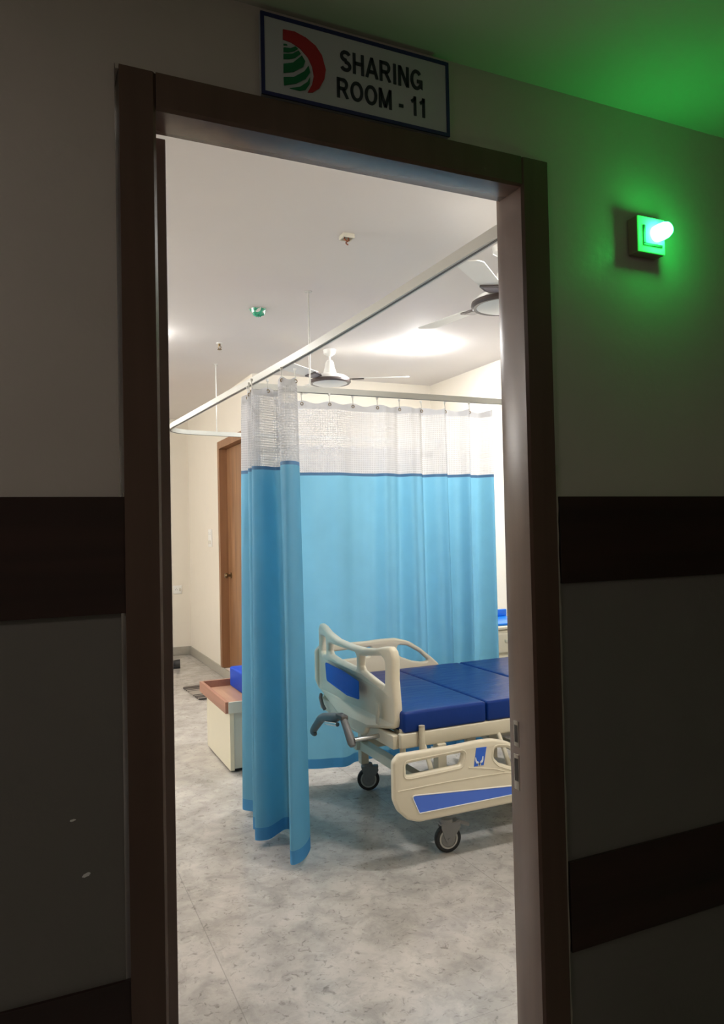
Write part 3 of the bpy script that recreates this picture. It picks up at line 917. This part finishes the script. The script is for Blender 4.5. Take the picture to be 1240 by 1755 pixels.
    hbd = mesh_obj('headboard', map_mesh(panel_mesh(hb_out, [hb], .040, .016), lambda c: L3(3.525+c.z, BY-c.x, c.y)), M['ivory'], root)
    MB().prism(fillet([(-.34, .74), (.34, .74), (.34, .62), (-.34, .62)], .02), 0, .0025, 'yzx').build('inset_panel', M['blue_inset'], hbd, smooth=0, loc=(3.5025-BX, 0, 0))
    # side rails
    if near_low:
        side_rail(root, 1.405, 2.838, .196, -1)
    else:
        side_rail(root, 2.62, 2.905, .56, -1)
    if near_low:
        side_rail(root, 1.475, 3.915, .510, 1)
        side_rail(root, 2.62, 3.897, .215, 1)
    # rail brackets
    for xx in (1.62, 2.02):
        if near_low:
            MB().tube([L3(xx, 2.950, .49), L3(xx, 2.90, .42), L3(xx, 2.852, .34)], .011, 12).build('rail_bracket', M['ivory_metal'], root)
            MB().tube([L3(xx, 3.86, .50), L3(xx, 3.892, .54), L3(xx, 3.900, .58)], .011, 12).build('rail_bracket', M['ivory_metal'], root)
    # folding cranks at the foot end
    def crank(yc):
        c = MB(); c.tube([L3(1.55, yc, .505), L3(1.352, yc, .500)], .011, 14); o = c.build('crank_shaft', M['chrome'], root)
        c = MB()
        A = L3(1.345, yc+.012, .485); B = L3(1.340, yc+.100, .580)
        c.tube([A+Vector((0, -.010, -.012)), A, A.lerp(B, .5), B, B+Vector((0, .010, .008))], [.014, .021, .018, .016, .010], 14)
        c.build('crank_arm', M['grey_plastic'], o)
        c = MB(); c.box(*_b(1.322, 1.358, yc+.078, yc+.150, .572, .592), .004)
        c.build('crank_joint', M['slotline'], o)
        c = MB(); Y0 = yc+.135
        c.tube(catmull([L3(1.335, Y0, .572), L3(1.333, Y0+.10, .553), L3(1.330, Y0+.20, .530), L3(1.325, Y0+.255, .490), L3(1.320, Y0+.31, .440), L3(1.322, Y0+.285, .428)], 22),
               [.012, .019, .022, .022, .022, .022, .022, .022, .021, .021, .021, .021, .020, .020, .019, .019, .018, .017, .016, .015, .013, .009], 14)
        c.build('crank_handle', M['grey_plastic'], o)
        c = MB(); c.tube([L3(1.318, Y0-.02, .548), L3(1.316, Y0+.12, .525)], .010, 12); c.build('crank_pin', M['chrome'], o)
    if near_low:
        crank(3.105)
        c = MB(); c.tube([L3(1.47, 3.82, .555), L3(1.455, 3.79, .545), L3(1.45, 3.75, .515), L3(1.455, 3.73, .495)], .010, 10)
        c.build('stowed_crank', M['slotline'], root)
    # cross bracket under the footboard
    c = MB(); c.box(*_b(1.475, 1.51, 2.96, 3.85, .475, .535), .004); c.tube([L3(1.525, 2.965, .43), L3(1.525, 2.965, .56)], .014, 14); c.build('foot_bracket', M['ivory_metal'], root)
    return root

def _b(x0, x1, y0, y1, z0, z1):
    return (x0-BX, x1-BX, y0-BY, y1-BY, z0, z1)

def puffy(x0, x1, y0, y1, z0, z1, parent, name, mat, crown=.006, rot=None):
    """Upholstered foam block: rounded edges, slightly crowned top."""
    b = bmesh.new()
    nx, ny = 24, 40
    bmesh.ops.create_cube(b, size=1.0)
    bmesh.ops.scale(b, vec=(x1-x0, y1-y0, z1-z0), verts=b.verts)
    bmesh.ops.translate(b, vec=((x0+x1)/2, (y0+y1)/2, (z0+z1)/2), verts=b.verts)
    bmesh.ops.bevel(b, geom=b.edges[:], offset=.013, segments=4, profile=.5, affect='EDGES')
    bmesh.ops.subdivide_edges(b, edges=[e for e in b.edges if e.calc_length() > .2], cuts=24, use_grid_fill=True)
    cx, cy, hx, hy = (x0+x1)/2, (y0+y1)/2, (x1-x0)/2, (y1-y0)/2
    for v in b.verts:
        fx = max(0, 1-((v.co.x-cx)/hx)**2); fy = max(0, 1-((v.co.y-cy)/hy)**2)
        if v.co.z > z1-.004:
            v.co.z += crown*(fx*fy)**.5
    me = bpy.data.meshes.new(name); b.to_mesh(me); b.free()
    if rot: me.transform(rot)
    for p in me.polygons: p.use_smooth = True
    try: me.set_sharp_from_angle(angle=math.radians(40))
    except Exception: pass
    return mesh_obj(name, me, mat, parent)

def mattress(name, label, loc, zb=.548, zt=.640, raised=False):
    root = empty(name, loc); tag(root, label, 'mattress')
    cuts = [1.515, 1.955, 2.385, 2.85, 3.475]
    for a, c in zip(cuts[:-1], cuts[1:]):
        rot = None
        if raised and a > 2.8:
            px, pz = a-BX, 0
            rot = Matrix.Translation((px, 0, 0)) @ Matrix.Rotation(-math.radians(22), 4, 'Y') @ Matrix.Translation((-px, 0, 0))
        puffy(a-BX+.002, c-BX-.002, 2.935-BY, 3.880-BY, 0, zt-zb, root, 'mattress_section', M['vinyl'], rot=rot)
    return root

bed1 = hospital_bed('hospital_bed', 'ivory hospital bed with blue panelled footboard and lowered side rail in front of the curtain', True)
mattress('mattress', 'navy blue sectioned mattress lying on the hospital bed near the doorway', (BX, BY, .5455))
# ------------------------------------------------------------------ attendant couch on the left
cc = empty('storage_couch', (1.95, 4.76, 0))
tag(cc, 'low cream storage couch with rimmed wooden top behind the gathered curtain', 'couch')
def C_(x0, x1, y0, y1, z0, z1): return (x0-1.95, x1-1.95, y0-4.76, y1-4.76, z0, z1)
x1c = 2.60
MB().box(*C_(1.150, x1c-.03, 4.475, 5.045, 0, .03)).build('plinth', M['rubber'], cc, smooth=0)
MB().box(*C_(1.120, 1.146, 4.452, 5.070, .012, .365), .001).build('end_panel', M['lam_white'], cc, smooth=0)
MB().box(*C_(1.146, x1c, 4.460, 4.478, .02, .355), .001).build('front_panel', M['lam_side'], cc, smooth=0)
MB().box(*C_(1.146, x1c, 4.478, 5.060, .03, .355)).build('carcass', M['lam_side'], cc, smooth=0)
MB().box(*C_(1.092, x1c+.02, 4.440, 5.14, .365, .385), .001).build('top_board', M['board_top'], cc, smooth=0)
r = MB()
r.box(*C_(1.090, 1.112, 4.436, 5.16, .362, .432), .0015).box(*C_(1.112, x1c+.02, 5.138, 5.16, .362, .432), .0015)
r.build('rim', M['rim'], cc, smooth=0)
r = MB(); r.box(*C_(1.108, x1c+.02, 4.430, 4.440, .362, .430), .001)
r.build('front_edging', M['lam_side'], cc, smooth=0)
cu = empty('couch_cushion', (2.1, 4.79, .3855)); tag(cu, 'royal blue block cushion lying on the low storage couch', 'cushion')
puffy(1.295-2.1, 2.59-2.1, 4.46-4.79, 5.130-4.79, 0, .135, cu, 'foam_pad', M['cushion'], .004)
bpy.data.objects['foam_pad'].name = 'foam_pad'

# bedside locker at the wall end of the farther cubicle
lk = empty('bedside_locker', (3.10, 4.52, 0))
tag(lk, 'ivory bedside locker with a blue top showing between the curtain and the right jamb', 'bedside locker')
b = MB(); b.box(-.235, .235, -.20, .20, .06, .735, .018)
b.build('locker_body', M['ivory'], lk)
MB().box(-.245, .245, -.212, .212, .735, .760, .010).build('locker_top', M['ivory'], lk)
t_ = MB(); t_.box(-.225, .225, -.185, .195, .760, .778, .006).box(-.225, .225, .17, .195, .778, .830, .006)
t_.build('top_tray', M['blue_gloss'], lk)
dw = MB().box(-.205, .205, -.214, -.199, .575, .715, .010).build('drawer', M['ivory'], lk)
MB().box(-.07, .07, -.226, -.212, .650, .672, .004).build('drawer_handle', M['ivory_metal'], dw)
dd_ = MB().box(-.205, .205, -.214, -.199, .09, .560, .010).build('locker_door', M['ivory'], lk)
b = MB(); b.tube([(p.x, -.213, p.y) for p in catmull([(-.16, .52, 0), (.10, .52, 0), (.14, .46, 0), (.12, .40, 0), (.15, .33, 0), (.15, .14, 0)], 30)], .005, 8); b.build('moulded_rib', M['ivory'], dd_)
for sx_ in (-1, 1):
    for sy_ in (-1, 1):
        MB().lathe([(0, 0), (.018, 0), (.022, .01), (.022, .05), (.012, .062), (0, .062)], 20, (sx_*.19, sy_*.16, 0)).build('foot', M['rubber'], lk)

# ------------------------------------------------------------------ small things on the floor and walls
dm = fillet([(-.245, -.30), (.25, -.30), (.25, .30), (-.245, .30)], .03)
b = MB(); b.prism(dm, .001, .012, 'xyz')
o = b.build('door_mat', M['mat'], None, smooth=0, loc=(1.60, 6.82, 0)); o.rotation_euler = (0, 0, .05)
tag(o, 'grey striped woven mat on the floor before the brown door', 'door mat')

s = empty('shoe', (1.335, 8.21, 0)); tag(s, 'black shoe tip peeping out beside the dark open door at far left', 'shoe')
s.rotation_euler = (0, 0, PI*.94)
sole = fillet([(.045, -.03), (.048, .03), (-.02, .042), (-.14, .035), (-.19, .03), (-.19, -.03), (-.14, -.033), (-.02, -.045)], .025)
sole = [(-x, y) for x, y in sole]
b = MB(); b.prism([(-x, y) for x, y in sole], .002, .022, 'xyz'); b.build('sole', M['rubber'], s)
up = MB(); rings = []
for i in range(9):
    t = i/8; x = .045-.235*t
    wv = .040*math.sin(PI*min(1, t*1.15+.12))**.4 if t < .85 else .034
    hv = .012+.032*min(1, t*2.0)**.7+.03*t
    rings.append([up.bm.verts.new((x, wv*math.cos(a), .022+(hv-.0)*max(0, math.sin(a)))) for a in [PI*k/10 for k in range(11)]])
for A, B in zip(rings[:-1], rings[1:]):
    for k_ in range(10): up.bm.faces.new((A[k_], A[k_+1], B[k_+1], B[k_]))
up.bm.faces.new(rings[0]); up.bm.faces.new(rings[-1][::-1])
up.build('upper', M['slot'], s, smooth=60)

def plate(name, label, loc, rz, w_, h_, kinds):
    o = empty(name, loc, rz); tag(o, label, 'switch plate')
    MB().box(-w_/2, w_/2, -.010, -.0005, -h_/2, h_/2, .003).build('cover_plate', M['fan_white'], o)
    for (u, v, kd) in kinds:
        if kd == 's':
            MB().box(u-.010, u+.010, -.014, -.009, v-.018, v+.018, .002).build('switch', M['box_white'], o)
        else:
            bb_ = MB()
            for du, dv in ((0, .010), (-.010, -.006), (.010, -.006)):
                bb_.lathe([(0, -.0012), (.0035, -.0012), (.0035, 0), (0, 0)], 10, (u+du, -.0095, v+dv), 'y')
            bb_.build('socket_holes', M['slot'], o)
    return o
plate('switch_plate', 'white switch and socket plate on the cream wall left of the brown door', (1.82, 7.93, 1.40), -PI/2, .15, .19,
      [(-.035, .05, 'k'), (.03, .05, 'k'), (-.04, -.045, 's'), (0, -.045, 's'), (.04, -.045, 's')])
plate('switch_plate', 'small white socket plate low on the far back wall', (1.665, 9.05, .785), 0, .10, .10, [(-.015, .005, 'k'), (.03, 0, 's')])

# ------------------------------------------------------------------ ceiling fittings
# sprinkler head
o = empty('sprinkler_head', (1.31, 5.324, ZC)); tag(o, 'tiny bare sprinkler head on the ceiling beyond the green wrapped detector', 'sprinkler')
MB().lathe([(0, 0), (.024, 0), (.022, -.004), (.008, -.006), (0, -.006)], 20).build('rosette', M['fan_white'], o)
b = MB(); b.tube([(0, 0, -.004), (0, 0, -.022)], .008, 12)
b.tube([(-.008, 0, -.022), (-.012, 0, -.034), (0, 0, -.046)], .0025, 6).tube([(.008, 0, -.022), (.012, 0, -.034), (0, 0, -.046)], .0025, 6)
b.lathe([(0, -.046), (.016, -.046), (.016, -.049), (0, -.049)], 16); b.build('sprinkler_body', M['brass'], o)
# wrapped smoke detector
o = empty('smoke_detector', (1.335, 4.42, ZC)); tag(o, 'smoke detector loosely wrapped in green plastic film on the ceiling', 'smoke detector')
MB().lathe([(0, 0), (.045, 0), (.045, -.010), (.038, -.026), (.022, -.034), (0, -.034)], 28).build('detector_body', M['fan_white'], o)
b = MB(); ringv = []
for i in range(5):
    t = i/4; row = []
    for k in range(28):
        a = 2*PI*k/28
        r_ = (.050*(1-t*.55)+.006*math.sin(a*5+i)) if t < 1 else .012
        row.append(b.bm.verts.new((r_*math.cos(a), r_*math.sin(a), -.006-.042*t+.004*math.sin(a*7+i*2))))
    ringv.append(row)
for A, B in zip(ringv[:-1], ringv[1:]):
    for k in range(28): b.bm.faces.new((A[k], A[(k+1) % 28], B[(k+1) % 28], B[k]))
b.bm.faces.new(ringv[-1]); b.build('plastic_wrap', M['green_film'], o)
# open junction box with stub wires
o = empty('junction_box', (1.393, 3.164, ZC)); tag(o, 'small square junction box with stub wires on the ceiling nearest the doorway', 'junction box')
b = MB(); b.box(-.028, .028, -.028, -.022, -.020, 0).box(-.028, .028, .022, .028, -.020, 0).box(-.028, -.022, -.022, .022, -.020, 0).box(.022, .028, -.022, .022, -.020, 0).box(-.022, .022, -.022, .022, -.003, 0)
b.build('box_shell', M['box_white'], o, smooth=0)
b = MB(); b.tube(catmull([(.004, 0, -.003), (.010, .004, -.022), (-.002, .008, -.034), (.006, 0, -.046)], 12), .0028, 6).tube(catmull([(-.008, .004, -.003), (-.012, 0, -.020), (-.002, -.006, -.030)], 10), .0028, 6)
b.build('wire', M['copper'], o)

def ceiling_fan(loc, label, ang, pitch):
    o = empty('ceiling_fan', loc); tag(o, label, 'ceiling fan', 'white ceiling fans')
    zc = ZC-loc[2]
    b = MB(); b.tube([(0, 0, .16), (0, 0, zc-.01)], .009, 14).lathe([(0, zc), (.05, zc), (.045, zc-.03), (.016, zc-.05), (0, zc-.05)], 28)
    b.build('down_rod', M['fan_white'], o)
    MB().lathe([(0, .175), (.020, .175), (.030, .16), (.038, .12), (.050, .08), (.058, .062), (0, .062)], 36).build('bell_cover', M['fan_white'], o)
    MB().lathe([(0, .066), (.085, .064), (.125, .050), (.150, .030), (.155, .018), (0, .018)], 48).build('motor_housing', M['fan_white'], o)
    MB().lathe([(.130, .022), (.158, .020), (.160, .004), (.150, -.006), (.130, -.004)], 48).build('trim_ring', M['fan_dark'], o)
    MB().lathe([(0, .018), (.134, .018), (.134, -.004), (.10, -.016), (0, -.020)], 48).build('bottom_cap', M['fan_white'], o)
    for k in range(3):
        a = math.radians(ang+120*k)
        R_ = Matrix.Rotation(a, 4, 'Z')
        T = R_ @ Matrix.Rotation(math.radians(pitch), 4, 'X')
        pl = fillet([(.225, -.055), (.58, -.068), (.605, -.05), (.605, .05), (.58, .066), (.225, .055)], [.01, .02, .03, .03, .02, .01], 5)
        m_ = MB(); m_.prism(pl, .030, .034, 'xyz'); bmesh.ops.transform(m_.bm, matrix=T, verts=m_.bm.verts)
        bl = m_.build('blade', M['fan_white'], o, smooth=0)
        m_ = MB(); m_.prism(fillet([(.135, -.024), (.185, -.046), (.262, -.052), (.262, .052), (.185, .046), (.135, .024)], .012, 4), .022, .0295, 'xyz'); bmesh.ops.transform(m_.bm, matrix=T, verts=m_.bm.verts)
        m_.build('blade_bracket', M['fan_dark'], bl, smooth=0)
        m_ = MB(); m_.prism(fillet([(.172, -.030), (.246, -.036), (.246, .036), (.172, .030)], .010, 4), .0200, .0225, 'xyz'); bmesh.ops.transform(m_.bm, matrix=T, verts=m_.bm.verts)
        m_.build('bracket_inlay', M['fan_grey'], bl, smooth=0)
    return o
ceiling_fan((2.17, 3.02, 2.545), 'white ceiling fan cut off by the right door jamb', 220, -8)
ceiling_fan((2.145, 5.25, 2.585), 'farther white ceiling fan above the blue curtain', -25, 9)

# ------------------------------------------------------------------ camera, world, view
cam = bpy.data.cameras.new('camera'); co = link(bpy.data.objects.new('camera', cam))
cam.sensor_fit = 'VERTICAL'; cam.sensor_height = 36.0; cam.lens = 1270.64/1755*36.0
right = Vector((.91005333, -.41393831, -.02140143)); upv = Vector((.00928457, -.03126213, .9994681)); back = Vector((-.41438719, -.90976797, -.02460696))
mw = Matrix((right, upv, back)).transposed().to_4x4(); mw.translation = Vector((0, 0, 1.45))
co.matrix_world = mw; cam.clip_start = .02
scn.camera = co
wd_ = bpy.data.worlds.new('world'); scn.world = wd_; wd_.use_nodes = True
wd_.node_tree.nodes['Background'].inputs['Color'].default_value = (.01, .01, .01, 1)
wd_.node_tree.nodes['Background'].inputs['Strength'].default_value = 1.0
vs = scn.view_settings
scn.display_settings.display_device = 'sRGB'
vs.view_transform = 'Standard'; vs.look = 'None'; vs.gamma = 1.0; vs.use_curve_mapping = False
vs.exposure = 0.0
